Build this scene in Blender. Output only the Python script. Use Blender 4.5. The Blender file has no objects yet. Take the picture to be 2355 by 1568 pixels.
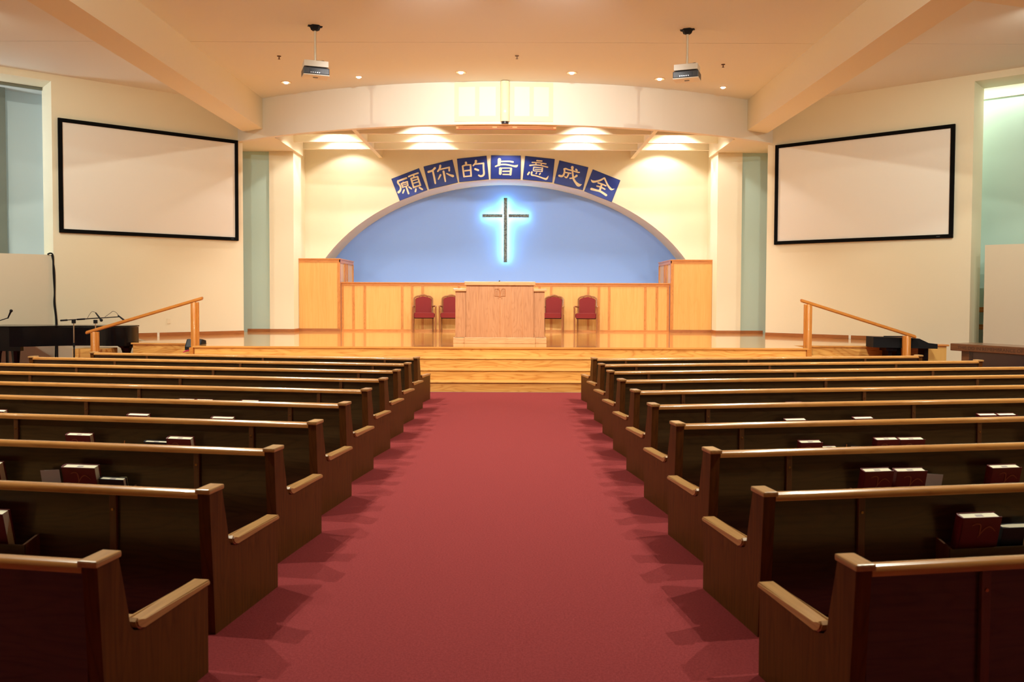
import bpy, bmesh, math, random
from mathutils import Vector, Matrix
random.seed(7)
PI = math.pi
S = bpy.context.scene
C = S.collection
# ------------------------------------------------------------------ camera
def look_matrix(pos, yaw, pitch, roll):
    f = Vector((-math.sin(yaw)*math.cos(pitch), math.cos(yaw)*math.cos(pitch), -math.sin(pitch)))
    r = Vector((math.cos(yaw), math.sin(yaw), 0)); u = r.cross(f)
    r2 = r*math.cos(roll)+u*math.sin(roll); u2 = u*math.cos(roll)-r*math.sin(roll)
    m = Matrix((r2, u2, -f)).transposed().to_4x4(); m.translation = pos
    return m
cd = bpy.data.cameras.new('camera'); cam = bpy.data.objects.new('camera', cd); C.objects.link(cam)
cam.matrix_world = look_matrix(Vector((.1281, 0, 1.65)), .002255, math.radians(1.8936), math.radians(.2119))
cd.sensor_width = 36; cd.lens = 1950/2355*36; cd.shift_y = -.01671; cd.clip_end = 100
cd.dof.use_dof = True; cd.dof.focus_distance = 19.0; cd.dof.aperture_fstop = 5.0
S.camera = cam
# ------------------------------------------------------------------ world, exposure, lights
w = bpy.data.worlds.new('world'); S.world = w; w.use_nodes = True
w.node_tree.nodes['Background'].inputs[0].default_value = (.75, .85, 1, 1)
w.node_tree.nodes['Background'].inputs[1].default_value = .25
S.view_settings.view_transform = 'Standard'; S.view_settings.look = 'None'
S.view_settings.gamma = 1; S.view_settings.use_curve_mapping = False
S.view_settings.exposure = 0.15
WARM = (1, .935, .83)
def spot(name, loc, power, size, blend=.4, target=None, color=WARM, radius=.07):
    l = bpy.data.lights.new(name, 'SPOT'); l.energy = power; l.spot_size = math.radians(size)
    l.spot_blend = blend; l.color = color; l.shadow_soft_size = radius
    o = bpy.data.objects.new(name, l); C.objects.link(o); o.location = loc
    if target:
        o.rotation_euler = (Vector(target)-Vector(loc)).to_track_quat('-Z', 'Y').to_euler()
    return o
def area(name, loc, power, sx, sy, target, color):
    l = bpy.data.lights.new(name, 'AREA'); l.shape = 'RECTANGLE'; l.size = sx; l.size_y = sy
    l.energy = power; l.color = color
    o = bpy.data.objects.new(name, l); C.objects.link(o); o.location = loc
    o.rotation_euler = (Vector(target)-Vector(loc)).to_track_quat('-Z', 'Y').to_euler()
    return o
XC = -.10                                     # centre line of the chancel
# recessed cans over the pews: two rows inside the beams, two rows outside them
NAVE = (.94, .96, .80)
for y, p in ((4.3, 660), (7.1, 760), (9.9, 820), (12.7, 860)):
    for x in (-4.55, 4.45):
        spot('nave_lamp', (x, y, 6.12), p, 112, .6, color=NAVE, radius=.02)
for y in (6.0, 9.6, 12.9):
    for x in (-8.6, 8.4):
        spot('aisle_lamp', (x, y, 6.12), 380, 124, .7, (x*1.05, y+4.2, 1.6), color=NAVE, radius=.05)
for x, y, p in ((-1.0, 11.0, 1080), (.8, 11.0, 1080)):      # wash lamps aimed at the chancel
    spot('chancel_lamp', (x, y, 6.12), p, 72, .8, (x*1.3+XC, 22.5, 1.6), color=(.97, .94, .90), radius=.05)
for x in (-1.6, 1.4):                                         # added fill pair, only to brighten the platform steps
    spot('step_fill_light', (x, 10.2, 6.12), 620, 60, .7, (x*1.6, 16.2, .4), radius=.04)
for x in (-3.9, 3.7):                                         # added fill pair further back, brightening fascia ends and angled walls
    spot('fascia_fill_light', (x, 4.6, 6.12), 1050, 80, .6, (x*1.7, 20.0, 4.4), color=NAVE, radius=.03)
DL = [(-4.766, 18.294), (-3.122, 17.806), (-.971, 17.437), (1.288, 17.444), (3.157, 17.906), (4.653, 18.590)]
for x, y in DL:
    spot('downlight_lamp', (x, y-.08, 6.14), 150, 56, .6, (x, y-.5, .7), radius=.05)
for x, y, p in ((-4.35, 20.85, 170), (-2.05, 20.8, 200), (1.8, 20.8, 200), (4.15, 20.85, 170), (-2.05, 19.7, 160), (1.8, 19.7, 160),
                (-4.35, 21.95, 110), (-2.05, 21.95, 150), (1.8, 21.95, 150), (4.15, 21.95, 110),
                (-4.4, 23.1, 80), (XC, 23.1, 80), (4.2, 23.1, 120)):
    spot('chancel_downlight', (x, y, 6.1), p, 118, .25, radius=.04)
o = area('alcove_light_right', (10.75, 17.9, 6.16), 24, 4.0, .15, (11, 18, 3), (1, 1, .84)); o.rotation_euler = (.30, 0, -.7197)
area('alcove_light_corner', (9.3, 19.0, 5.6), 8, .6, .6, (11.2, 17.9, 4.0), (1, 1, .84))
area('alcove_light_left', (-12.8, 16.5, 4.6), 85, .7, 1.8, (-11.0, 19.3, 4.2), (.78, .92, 1))
# ------------------------------------------------------------------ materials
def srgb(r, g, b):
    f = lambda c: (c/255/12.92) if c/255 <= .04045 else ((c/255+.055)/1.055)**2.4
    return (f(r), f(g), f(b), 1)
def mat(name, col, rough=.5, metal=0, coat=0, emit=None, es=0, spec=.5, bump=0, bscale=60, var=0, vscale=3):
    m = bpy.data.materials.new(name); m.use_nodes = True; nt = m.node_tree; b = nt.nodes['Principled BSDF']
    b.inputs['Base Color'].default_value = col; b.inputs['Roughness'].default_value = rough
    b.inputs['Metallic'].default_value = metal; b.inputs['Coat Weight'].default_value = coat
    b.inputs['Coat Roughness'].default_value = .12
    b.inputs['Specular IOR Level'].default_value = spec
    if emit: b.inputs['Emission Color'].default_value = emit; b.inputs['Emission Strength'].default_value = es
    if bump or var:
        tc = nt.nodes.new('ShaderNodeTexCoord'); n = nt.nodes.new('ShaderNodeTexNoise')
        n.inputs['Scale'].default_value = bscale if bump else vscale; n.inputs['Detail'].default_value = 4
        nt.links.new(tc.outputs['Object'], n.inputs['Vector'])
        if bump:
            bp = nt.nodes.new('ShaderNodeBump'); bp.inputs['Strength'].default_value = bump; bp.inputs['Distance'].default_value = .01
            nt.links.new(n.outputs['Fac'], bp.inputs['Height']); nt.links.new(bp.outputs['Normal'], b.inputs['Normal'])
        if var:
            n2 = nt.nodes.new('ShaderNodeTexNoise'); n2.inputs['Scale'].default_value = vscale; n2.inputs['Detail'].default_value = 5
            nt.links.new(tc.outputs['Object'], n2.inputs['Vector'])
            mx = nt.nodes.new('ShaderNodeMix'); mx.data_type = 'RGBA'
            mx.inputs[6].default_value = tuple(c*(1-var) for c in col[:3])+(1,); mx.inputs[7].default_value = tuple(min(1, c*(1+var)) for c in col[:3])+(1,)
            cr = nt.nodes.new('ShaderNodeMapRange'); cr.inputs[1].default_value = .35; cr.inputs[2].default_value = .65
            nt.links.new(n2.outputs['Fac'], cr.inputs[0]); nt.links.new(cr.outputs[0], mx.inputs[0]); nt.links.new(mx.outputs[2], b.inputs['Base Color'])
    return m
def wood(name, c1, c2, rough=.35, coat=0, axis=0, grain=1.0, wave=.5, fine=40, coat_r=.12, spec=.5):
    """two-tone wood; fibres run along the given object axis, broad cathedral rings by a distorted wave"""
    m = bpy.data.materials.new(name); m.use_nodes = True; nt = m.node_tree; b = nt.nodes['Principled BSDF']; N = nt.nodes.new; L = nt.links.new
    b.inputs['Roughness'].default_value = rough; b.inputs['Coat Weight'].default_value = coat; b.inputs['Coat Roughness'].default_value = coat_r
    b.inputs['Specular IOR Level'].default_value = spec
    tc = N('ShaderNodeTexCoord'); mp = N('ShaderNodeMapping'); s = [fine, fine, fine]; s[axis] = fine*.04
    mp.inputs['Scale'].default_value = s; L(tc.outputs['Object'], mp.inputs['Vector'])
    n = N('ShaderNodeTexNoise'); n.inputs['Scale'].default_value = 1; n.inputs['Detail'].default_value = 5; L(mp.outputs[0], n.inputs['Vector'])
    mp2 = N('ShaderNodeMapping'); s2 = [4.0*grain]*3; s2[axis] = .55*grain; mp2.inputs['Scale'].default_value = s2; L(tc.outputs['Object'], mp2.inputs['Vector'])
    n2 = N('ShaderNodeTexNoise'); n2.inputs['Scale'].default_value = 1.2; n2.inputs['Detail'].default_value = 1.5; L(mp2.outputs[0], n2.inputs['Vector'])
    mu = N('ShaderNodeMath'); mu.operation = 'MULTIPLY'; mu.inputs[1].default_value = 22; L(n2.outputs['Fac'], mu.inputs[0])
    fr = N('ShaderNodeMath'); fr.operation = 'PINGPONG'; fr.inputs[1].default_value = 1; L(mu.outputs[0], fr.inputs[0])
    pw = N('ShaderNodeMath'); pw.operation = 'POWER'; pw.inputs[1].default_value = 3; L(fr.outputs[0], pw.inputs[0])
    mw = N('ShaderNodeMath'); mw.operation = 'MULTIPLY'; mw.inputs[1].default_value = wave; L(pw.outputs[0], mw.inputs[0])
    rg = N('ShaderNodeMapRange'); rg.inputs[1].default_value = .35; rg.inputs[2].default_value = .7; L(n.outputs['Fac'], rg.inputs[0])
    ad = N('ShaderNodeMath'); ad.operation = 'MULTIPLY_ADD'; ad.inputs[1].default_value = .55; L(rg.outputs[0], ad.inputs[0]); L(mw.outputs[0], ad.inputs[2]); ad.use_clamp = True
    mx = N('ShaderNodeMix'); mx.data_type = 'RGBA'; mx.inputs[6].default_value = c1; mx.inputs[7].default_value = c2
    L(ad.outputs[0], mx.inputs[0]); L(mx.outputs[2], b.inputs['Base Color'])
    return m
cream = mat('cream_paint', srgb(240, 231, 204), .75, bump=.05, bscale=120)
ceil_m = mat('ceiling_paint', srgb(232, 231, 224), .85)
fascia_m = mat('fascia_paint', srgb(238, 230, 214), .7)
mint = mat('mint_paint', srgb(192, 219, 210), .75)
blue = mat('blue_paint', srgb(146, 184, 255), .8)
grey_p = mat('grey_paint', srgb(122, 124, 110), .8)
pale_p = mat('pale_paint', srgb(224, 236, 238), .8)
low_m = mat('low_wall_paint', srgb(222, 210, 186), .8)
carpet = mat('carpet', srgb(160, 66, 68), .95, bump=.9, bscale=380, var=.13, vscale=90, spec=.1)
stage_top = wood('stage_floor_wood', srgb(222, 160, 88), srgb(205, 138, 66), .16, .7, 0, 1, .3, 30, .05)
stage_face = wood('stage_riser_wood', srgb(232, 178, 98), srgb(196, 126, 52), .4, .2, 0, 1.3, .55, 45)
panel_w = wood('maple_panel', srgb(232, 182, 104), srgb(220, 164, 84), .38, .3, 2, .8, .25, 25)
stile_w = wood('stile_wood', srgb(216, 148, 76), srgb(186, 110, 44), .4, .3, 2, 2.5, .5, 60)
cap_w = wood('cap_rail_wood', srgb(216, 146, 76), srgb(188, 112, 48), .4, .3, 0, 2.0, .4, 60)
base_w = wood('baseboard_wood', srgb(176, 110, 58), srgb(146, 84, 38), .45, .2, 0, 2, .4, 60)
pod_w = wood('pulpit_oak', srgb(186, 132, 88), srgb(158, 102, 60), .45, .15, 2, 1.6, .35, 70)
pod_l = wood('pulpit_trim_oak', srgb(208, 158, 106), srgb(180, 126, 78), .45, .2, 0, 2, .45, 60)
rail_w = wood('handrail_wood', srgb(208, 134, 58), srgb(186, 108, 36), .35, .4, 0, 1.5, .3, 50)
railz_w = wood('handrail_post_wood', srgb(208, 134, 58), srgb(186, 108, 36), .35, .4, 2, 1.5, .3, 50)
pew_dark = wood('pew_back_wood', srgb(64, 45, 23), srgb(40, 27, 12), .3, .5, 0, 1.6, .5, 50, .16)
pew_end = wood('pew_end_wood', srgb(96, 55, 18), srgb(66, 35, 9), .45, 0, 2, 1.3, .4, 50, .2, spec=.2)
pew_cap = wood('pew_cap_wood', srgb(184, 138, 82), srgb(150, 106, 58), .35, .35, 1, 1.4, .4, 50, .15)
pew_rail = wood('pew_rail_wood', srgb(196, 138, 74), srgb(162, 102, 46), .22, .7, 0, 1.6, .35, 50, .08)
batten_m = wood('pew_batten_wood', srgb(96, 58, 30), srgb(70, 40, 20), .35, .4, 2, 2, .3, 50)
table_m = wood('table_wood', srgb(104, 62, 34), srgb(72, 38, 18), .35, .4, 0, 1.6, .4, 50)
table_d = mat('table_dark', srgb(48, 32, 30), .35, coat=.3)
black_m = mat('black_lacquer', (.004, .004, .005, 1), .16, spec=.35)
blackm = mat('black_matte', (.007, .007, .008, 1), .6, spec=.2)
blackv = mat('black_velvet', (.004, .004, .004, 1), .9, spec=.1)
screen_m = mat('projection_fabric', srgb(244, 240, 232), .9, spec=.1)
white_m = mat('white_plastic', srgb(236, 230, 215), .45)
grey_m = mat('projector_grey', srgb(70, 74, 80), .4)
dkgrey_m = mat('projector_dark', srgb(24, 26, 34), .35)
steel = mat('steel_pipe', srgb(220, 212, 190), .35, .3)
chrome = mat('chrome', (.75, .75, .75, 1), .15, 1)
brass = mat('brass_screw', srgb(170, 130, 80), .3, 1)
cross_m = mat('weathered_metal', srgb(98, 100, 94), .5, .6, var=.5, vscale=25)
glow_m = mat('cross_glow', (.3, .7, 1, 1), .5, emit=(.30, .78, 1, 1), es=32)
tile_m = mat('banner_blue', srgb(22, 52, 150), .45)
tile_e = mat('banner_edge', srgb(14, 20, 50), .5)
glyph_m = mat('banner_lettering', srgb(246, 232, 200), .6)
maroon = mat('maroon_fabric', srgb(128, 34, 34), .9, bump=.3, bscale=500)
chair_w = wood('chair_walnut', srgb(160, 104, 66), srgb(124, 74, 42), .3, .5, 2, 2, .3, 60)
red_cover = mat('burgundy_cover', srgb(96, 8, 18), .45)
navy_cover = mat('navy_cover', srgb(16, 20, 38), .5)
pages_m = mat('page_block', srgb(236, 228, 200), .85, bump=.2, bscale=300)
gold_m = mat('gold_foil', srgb(150, 88, 56), .4)
paper_m = mat('card_paper', srgb(176, 162, 158), .8)
yellow_p = mat('yellow_paper', srgb(214, 205, 150), .8)
pencil_m = mat('pencil', srgb(170, 100, 40), .5)
ringm = mat('downlight_trim', srgb(226, 196, 150), .5)
bulb_m = mat('downlight_bulb', (1, .95, .85, 1), .5, emit=(1, .93, .8, 1), es=14)
recess_m = mat('downlight_recess', srgb(245, 235, 215), .3)
sprk_m = mat('sprinkler_metal', srgb(96, 62, 34), .5, .3)
grille_w = mat('grille_cloth', srgb(244, 236, 214), .9)
grille_y = mat('grille_frame', srgb(240, 228, 190), .8)
vent_m = mat('vent_wood', srgb(216, 150, 92), .6)
vent_d = mat('vent_dark', srgb(170, 105, 50), .7)
magenta = mat('magenta_cable', srgb(190, 36, 90), .5)
plate_m = mat('switch_plate', srgb(240, 228, 200), .5)
tape_m = mat('white_tape', srgb(240, 232, 215), .7)
keys_m = mat('ivory_keys', srgb(230, 226, 214), .3)
foot_m = mat('carve_dark', srgb(60, 32, 14), .6)
# ------------------------------------------------------------------ geometry helpers
def obj(name, bm, m, parent=None, smooth=False):
    me = bpy.data.meshes.new(name)
    bmesh.ops.recalc_face_normals(bm, faces=bm.faces)
    bm.to_mesh(me); bm.free()
    me.materials.append(m)
    if smooth:
        for p in me.polygons: p.use_smooth = True
        me.set_sharp_from_angle(angle=math.radians(40)) if hasattr(me, 'set_sharp_from_angle') else None
    o = bpy.data.objects.new(name, me); C.objects.link(o)
    if parent: o.parent = parent
    return o
def B(): return bmesh.new()
def box(bm, x0, x1, y0, y1, z0, z1, bev=0):
    t = bmesh.new() if bev else bm
    vs = [t.verts.new((x, y, z)) for x in (x0, x1) for y in (y0, y1) for z in (z0, z1)]
    for f in ((0, 1, 3, 2), (4, 6, 7, 5), (0, 4, 5, 1), (2, 3, 7, 6), (0, 2, 6, 4), (1, 5, 7, 3)): t.faces.new([vs[i] for i in f])
    if bev:
        bmesh.ops.bevel(t, geom=t.edges[:], offset=bev, segments=2, affect='EDGES', profile=.6)
        me = bpy.data.meshes.new('t'); t.to_mesh(me); t.free(); bm.from_mesh(me); bpy.data.meshes.remove(me)
    return bm
def prism(bm, pts, lo, hi, axis='x'):
    """polygon pts (a,b) extruded along axis between lo and hi; x: (y,z)  y: (x,z)  z: (x,y)"""
    def P(a, b, c): return {'x': (c, a, b), 'y': (a, c, b), 'z': (a, b, c)}[axis]
    A = [bm.verts.new(P(a, b, lo)) for a, b in pts]; D = [bm.verts.new(P(a, b, hi)) for a, b in pts]
    bm.faces.new(A); bm.faces.new(D[::-1]); n = len(pts)
    for i in range(n): bm.faces.new((A[i], D[i], D[(i+1) % n], A[(i+1) % n]))
    return bm
def cyl(bm, p0, p1, r0, r1=None, n=16):
    r1 = r0 if r1 is None else r1; p0 = Vector(p0); p1 = Vector(p1); d = (p1-p0).normalized()
    a = d.orthogonal().normalized(); b = d.cross(a)
    A = [bm.verts.new(p0+(a*math.cos(t)+b*math.sin(t))*r0) for t in [2*PI*i/n for i in range(n)]]
    D = [bm.verts.new(p1+(a*math.cos(t)+b*math.sin(t))*r1) for t in [2*PI*i/n for i in range(n)]]
    bm.faces.new(A[::-1]); bm.faces.new(D)
    for i in range(n): bm.faces.new((A[i], A[(i+1) % n], D[(i+1) % n], D[i]))
    return bm
def lathe(bm, c, prof, n=24):
    rows = []
    for r, z in prof: rows.append([bm.verts.new((c[0]+r*math.cos(2*PI*i/n), c[1]+r*math.sin(2*PI*i/n), c[2]+z)) for i in range(n)])
    for a, b in zip(rows, rows[1:]):
        for i in range(n): bm.faces.new((a[i], a[(i+1) % n], b[(i+1) % n], b[i]))
    bm.faces.new(rows[0][::-1]); bm.faces.new(rows[-1])
    return bm
def tube(bm, pts, r, n=8):
    pts = [Vector(p) for p in pts]; rows = []; up = None
    for i, p in enumerate(pts):
        d = (pts[min(i+1, len(pts)-1)]-pts[max(i-1, 0)]).normalized()
        a = d.orthogonal().normalized() if up is None else (up-d*up.dot(d)).normalized()
        up = a; b = d.cross(a); rr = r[i] if isinstance(r, (list, tuple)) else r
        rows.append([bm.verts.new(p+(a*math.cos(2*PI*k/n)+b*math.sin(2*PI*k/n))*rr) for k in range(n)])
    for a, b in zip(rows, rows[1:]):
        for i in range(n): bm.faces.new((a[i], a[(i+1) % n], b[(i+1) % n], b[i]))
    bm.faces.new(rows[0][::-1]); bm.faces.new(rows[-1])
    return bm
def smoothpts(P, k=6):
    out = []
    P = [Vector(p) for p in P]
    for i in range(len(P)-1):
        p0 = P[max(i-1, 0)]; p1 = P[i]; p2 = P[i+1]; p3 = P[min(i+2, len(P)-1)]
        for j in range(k):
            t = j/k
            out.append(.5*((2*p1)+(p2-p0)*t+(2*p0-5*p1+4*p2-p3)*t*t+(3*p1-p0-3*p2+p3)*t**3))
    out.append(P[-1]); return out
def thing(name, label, cat, loc=(0, 0, 0), rz=0, group=None):
    o = bpy.data.objects.new(name, None); C.objects.link(o); o.empty_display_size = .1
    o.location = loc; o.rotation_euler = (0, 0, rz); o['label'] = label; o['category'] = cat
    if group: o['group'] = group
    return o
def tag(o, label, cat, group=None):
    o['label'] = label; o['category'] = cat
    if group: o['group'] = group
    return o
def struct(name, bm, m, parent=None, smooth=False):
    o = obj(name, bm, m, parent, smooth)
    if not parent: o['kind'] = 'structure'
    return o
def sempty(name, loc=(0, 0, 0), rz=0):
    o = bpy.data.objects.new(name, None); C.objects.link(o); o.location = loc; o.rotation_euler = (0, 0, rz); o['kind'] = 'structure'
    return o
def dup(root, loc, rz, label, group=None):
    r = root.copy(); C.objects.link(r); r.location = loc; r.rotation_euler = (0, 0, rz); r['label'] = label
    if group: r['group'] = group
    for ch in list(root.children):
        c = ch.copy(); C.objects.link(c); c.parent = r
        for g in list(ch.children):
            d = g.copy(); C.objects.link(d); d.parent = c
    return r
# ------------------------------------------------------------------ room shell
HS = .706; ZC = 6.2; AW = 23.9; BW = 25.1
struct('floor', box(B(), -13, 13, -4, 14.46, -.1, 0), carpet)
struct('floor', prism(B(), [(-13, 14.46), (-5.8, 14.46), (-5.8, 26), (-13, 26)], -.1, -.001, 'z'), carpet)
struct('floor', prism(B(), [(5.6, 14.46), (13, 14.46), (13, 26), (5.6, 26)], -.1, -.001, 'z'), carpet)
bm = B(); box(bm, -13, 13, -4, 15.40, ZC, ZC+.2); box(bm, -13, 13, 15.412, 26, ZC, ZC+.2); box(bm, -13, 13, 15.3, 15.5, ZC+.2, ZC+.25)
struct('ceiling', bm, ceil_m)
struct('wall_back', box(B(), -13, 13, -4.2, -4, 0, ZC), cream)
struct('wall_left', box(B(), -13.2, -13, -4.2, 26, 0, ZC), cream)
struct('wall_right', box(B(), 13, 13.2, -4.2, 26, 0, ZC), cream)
# angled walls carrying the screens; local x runs outwards along the wall, local y is the wall thickness behind it
def mirx(s): return s
AL = Vector((-6.38, 20.4)); AR = Vector((6.18, 20.4))
ANG = math.atan2(2.7, 3.08)
def wall_root(side):
    # local +x outward (towards the nave), local -y faces the room for the right wall; for the left the x axis is mirrored
    if side == 'R': return (AR.x, AR.y, 0), -ANG
    return (AL.x, AL.y, 0), ANG
def wx(side, d): return d if side == 'R' else -d
def wbox(bm, side, d0, d1, y0, y1, z0, z1, bev=0):
    a, b = sorted((wx(side, d0), wx(side, d1)))
    return box(bm, a, b, y0, y1, z0, z1, bev)
for side, dn in (('L', 4.115), ('R', 4.43)):
    loc, rz = wall_root(side)
    r = sempty('wall_angled_left' if side == 'L' else 'wall_angled_right', loc, rz)
    struct('wall_panel', wbox(B(), side, 0, dn, 0, .8, 0, ZC), cream, r)
    struct('lintel', wbox(B(), side, dn, 9.0, 0, .8, 6.06, ZC), cream, r)
    if side == 'L': struct('low_wall', wbox(B(), side, dn, 9.0, .03, .8, 0, 2.47), low_m, r)
    else: struct('low_wall', wbox(B(), side, 4.68, 9.0, .03, .35, 0, 2.72), low_m, r)
    bb = sempty('baseboard_left' if side == 'L' else 'baseboard_right', loc, rz)
    for a, b in ((0.0, 2.0), (2.02, 3.0 if side == 'L' else 3.2)):
        struct('baseboard_strip', wbox(B(), side, a, b, -.016, 0, HS, HS+.085), base_w, bb)
    t = obj('baseboard_joint_tape', wbox(B(), side, 1.985, 2.035, -.019, -.016, HS-.0, HS+.10), tape_m, bb)
# alcove behind the left opening: pale wall, grey panel
loc, rz = wall_root('L')
r = sempty('wall_alcove_left', loc, rz)
struct('pale_wall', wbox(B(), 'L', 3.2, 4.60, 2.2, 2.3, 0, ZC), pale_p, r)
struct('grey_panel', wbox(B(), 'L', 4.59, 6.1, 1.95, 2.3, 0, ZC), grey_p, r)
struct('alcove_side', wbox(B(), 'L', 3.1, 3.2, .8, 2.3, 0, ZC), pale_p, r)
struct('head_trim', wbox(B(), 'L', 4.12, 9, .74, .8, 6.0, 6.06), grey_p, r)
# alcove behind the right opening: mint wall, white band above, two wooden rails
loc, rz = wall_root('R')
r = sempty('wall_alcove_right', loc, rz)
struct('mint_wall', wbox(B(), 'R', 2.5, 9, 1.5, 1.6, 0, 5.97), mint, r)
struct('white_band', wbox(B(), 'R', 2.5, 9, 1.45, 1.6, 5.97, ZC), cream, r)
struct('alcove_side', wbox(B(), 'R', 2.4, 2.5, .8, 1.6, 0, ZC), mint, r)
for z, lab in ((1.36, 'upper of two wooden stair rails on the mint wall right of the screen'), (.98, 'lower of two wooden stair rails on the mint wall right of the screen')):
    t = thing('stair_rail', lab, 'handrail', loc, rz, 'stair rails in the right alcove')
    obj('rail', wbox(B(), 'R', 2.6, 6.6, 1.36, 1.42, z-.03, z+.03, .01), rail_w, t)
    obj('backing_board', wbox(B(), 'R', 2.6, 6.6, 1.475, 1.498, z+.03, z+.08), rail_w, t)
    for d in (3.0, 4.2, 5.4, 6.4): obj('bracket', wbox(B(), 'R', d, d+.03, 1.41, 1.50, z-.02, z+.06), brass, t)
# side recesses, columns, soffits
def mx(side, x): return x if side == 'L' else 2*XC-x
def sbox(bm, side, xa, xb, *a, **k):
    p, q = sorted((mx(side, xa), mx(side, xb))); return box(bm, p, q, *a, **k)
for side in 'LR':
    nm = 'left' if side == 'L' else 'right'
    struct('wall_recess_'+nm, sbox(B(), side, -7.6, -6.12, 21.72, 21.9, HS-.7, 5.3), mint)
    struct('trim_column_'+nm, sbox(B(), side, -6.12, -5.5, 21.68, 22.45, 0, 5.3), cream)
    struct('wall_return_'+nm, sbox(B(), side, -6.0, -5.75, 22.4, AW+.02, 0, ZC), cream)
    bm = B(); sbox(bm, side, -6.12, -5.49, 21.665, 21.68, HS, HS+.075)
    sbox(bm, side, -5.5, -5.485, 21.68, 22.4, HS, HS+.075); struct('baseboard_column_'+nm, bm, base_w)
    struct('baseboard_recess_'+nm, sbox(B(), side, -6.7, -6.12, 21.705, 21.72, HS, HS+.075), base_w)
# arch wall with half-ellipse niche
def ell(n=72):
    cx, a, z0, b = -.12, 5.75, HS, 4.906-HS
    return [(cx+a*math.cos(PI-PI*i/n), z0+b*math.sin(PI*i/n)) for i in range(n+1)]
bm = B(); E = ell()
fr = [bm.verts.new((x, AW, z)) for x, z in E]; bk = [bm.verts.new((x, BW, z)) for x, z in E]
tp = [bm.verts.new((x, AW, ZC)) for x, z in E]
for i in range(len(E)-1):
    bm.faces.new((fr[i], fr[i+1], tp[i+1], tp[i])); bm.faces.new((fr[i+1], fr[i], bk[i], bk[i+1]))
struct('wall_arch', bm, cream, smooth=False)
struct('wall_niche', box(B(), -6.4, 6.2, BW-.02, BW+.15, 0, ZC), blue)
# curved fascia in front of the chancel: level band, bulging towards the nave
def arc(R, x): return 18.17+(R0-math.sqrt(R0*R0-(x-XC)**2))
R0 = 10.5
bm = B(); xs = [XC-6.4+12.8*i/48 for i in range(49)]
pts = [(x, arc(R0, x)) for x in xs]+[(x, arc(R0, x)+.16) for x in xs[::-1]]
prism(bm, pts, 5.3, ZC, 'z'); struct('wall_fascia', bm, fascia_m, smooth=False)
for side in 'LR':   # level soffit slab over each side recess, behind the fascia
    bm = B(); P = [(-7.4, 22.0), (-5.45, 22.0)]+[(-5.45-.95*i/6, arc(R0, XC-5.35-.95*i/6)+.16) for i in range(7)]+[(-7.4, 20.6)]
    if side == 'R': P = [(2*XC-a, b) for a, b in P][::-1]
    prism(bm, P, 5.302, 5.7, 'z'); struct('trim_soffit_'+('left' if side == 'L' else 'right'), bm, cream)
# beams
for side in 'LR':
    nm = 'left' if side == 'L' else 'right'
    struct('trim_beam_'+nm, sbox(B(), side, -6.28, -5.72, -4, 20.1, 5.5, ZC), cream)
    bm = B(); P = [(-6.28, 11.15), (-13, 13.3), (-13, 12.7), (-6.28, 10.6)]
    if side == 'R': P = [(2*XC-a, b) for a, b in P][::-1]
    prism(bm, P, 5.5, ZC, 'z'); struct('trim_crossbeam_'+nm, bm, cream)
# lattice over the chancel
lt = sempty('trim_lattice')
for x in (-3.62, 3.42): struct('lattice_beam', box(B(), x-.05, x+.05, 18.88, AW, 5.5, 5.95), cream, lt)
for y in (20.35, 21.45, 22.5): struct('lattice_beam', box(B(), -5.5, 5.3, y, y+.1, 5.503, 5.95), cream, lt)
for x in (-5.47, 5.27): struct('lattice_beam', box(B(), x-.04, x+.04, 19.9, 22.4, 5.3, 5.95), cream, lt)
# ------------------------------------------------------------------ chancel platform
st = thing('chancel_platform', 'raised honey-coloured wooden platform with four steps across the front', 'stage', (0, 0, 0))
deck = [(-5.8, 15.6), (5.55, 15.6), (5.55, 16.44), (6.9, 16.44), (8.2, 16.44), (8.2, 18.3), (6.6, 20.3), (7.2, 22), (5.8, 22), (5.8, BW), (-6.0, BW), (-6.0, 22), (-7.4, 22),
        (-6.75, 20.4), (-8.3, 18.75), (-7.37, 17.25), (-7.37, 16.56), (-5.8, 16.42)]
o = obj('deck', prism(B(), deck, HS-.03, HS, 'z'), stage_top, st)
ins = [(x+(.03 if i in (0, 16, 17) else (-.03 if 0 < i < 5 else 0)), y+.025 if i in (0, 1, 2, 3, 4, 16, 17) else y) for i, (x, y) in enumerate(deck)]
obj('face_board', prism(B(), ins, 0, HS-.03, 'z'), stage_face, st)
h = HS/4
for k, (y0, y1) in enumerate(((14.46, 14.80), (14.80, 15.20), (15.20, 15.62))):
    s_ = obj('step', box(B(), -5.76, 5.5, y0+.02, y1+.03, 0, h*(k+1)-.028), stage_face, st)
    obj('tread', box(B(), -5.78, 5.52, y0+.006, y1+.03, h*(k+1)-.02, h*(k+1), .004), stage_face, s_)
for x in (-5.82, 5.56): obj('corner_post', box(B(), x-.035, x+.035, 15.585, 15.66, 0, HS-.03), rail_w, st)
# side stairs beside the platform
for side in 'LR':
    t = thing('side_stairs', 'short wooden side stairs under the %s handrail' % ('left' if side == 'L' else 'right'), 'stairs')
    for k in range(3):
        sbox_ = sbox(B(), side, -5.84-.39*k-.39, -5.84-.39*k, 15.72, 16.36, 0, h*(3-k), bev=.005)
        obj('step', sbox_, stage_face, t)
t = obj('end_block', box(B(), -8.35, -7.72, 16.25, 16.75, 0, .60, .006), stage_face); tag(t, 'low wooden end block beneath the grand piano tail', 'platform block')
t = thing('wing_screen', 'light wooden end panel of the platform behind the digital piano', 'panel')
obj('panel', box(B(), 8.2, 8.55, 16.5, 16.7, 0, .70), panel_w, t); obj('cap', box(B(), 8.17, 8.59, 16.47, 16.73, .70, .735, .008), cap_w, t)
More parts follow.
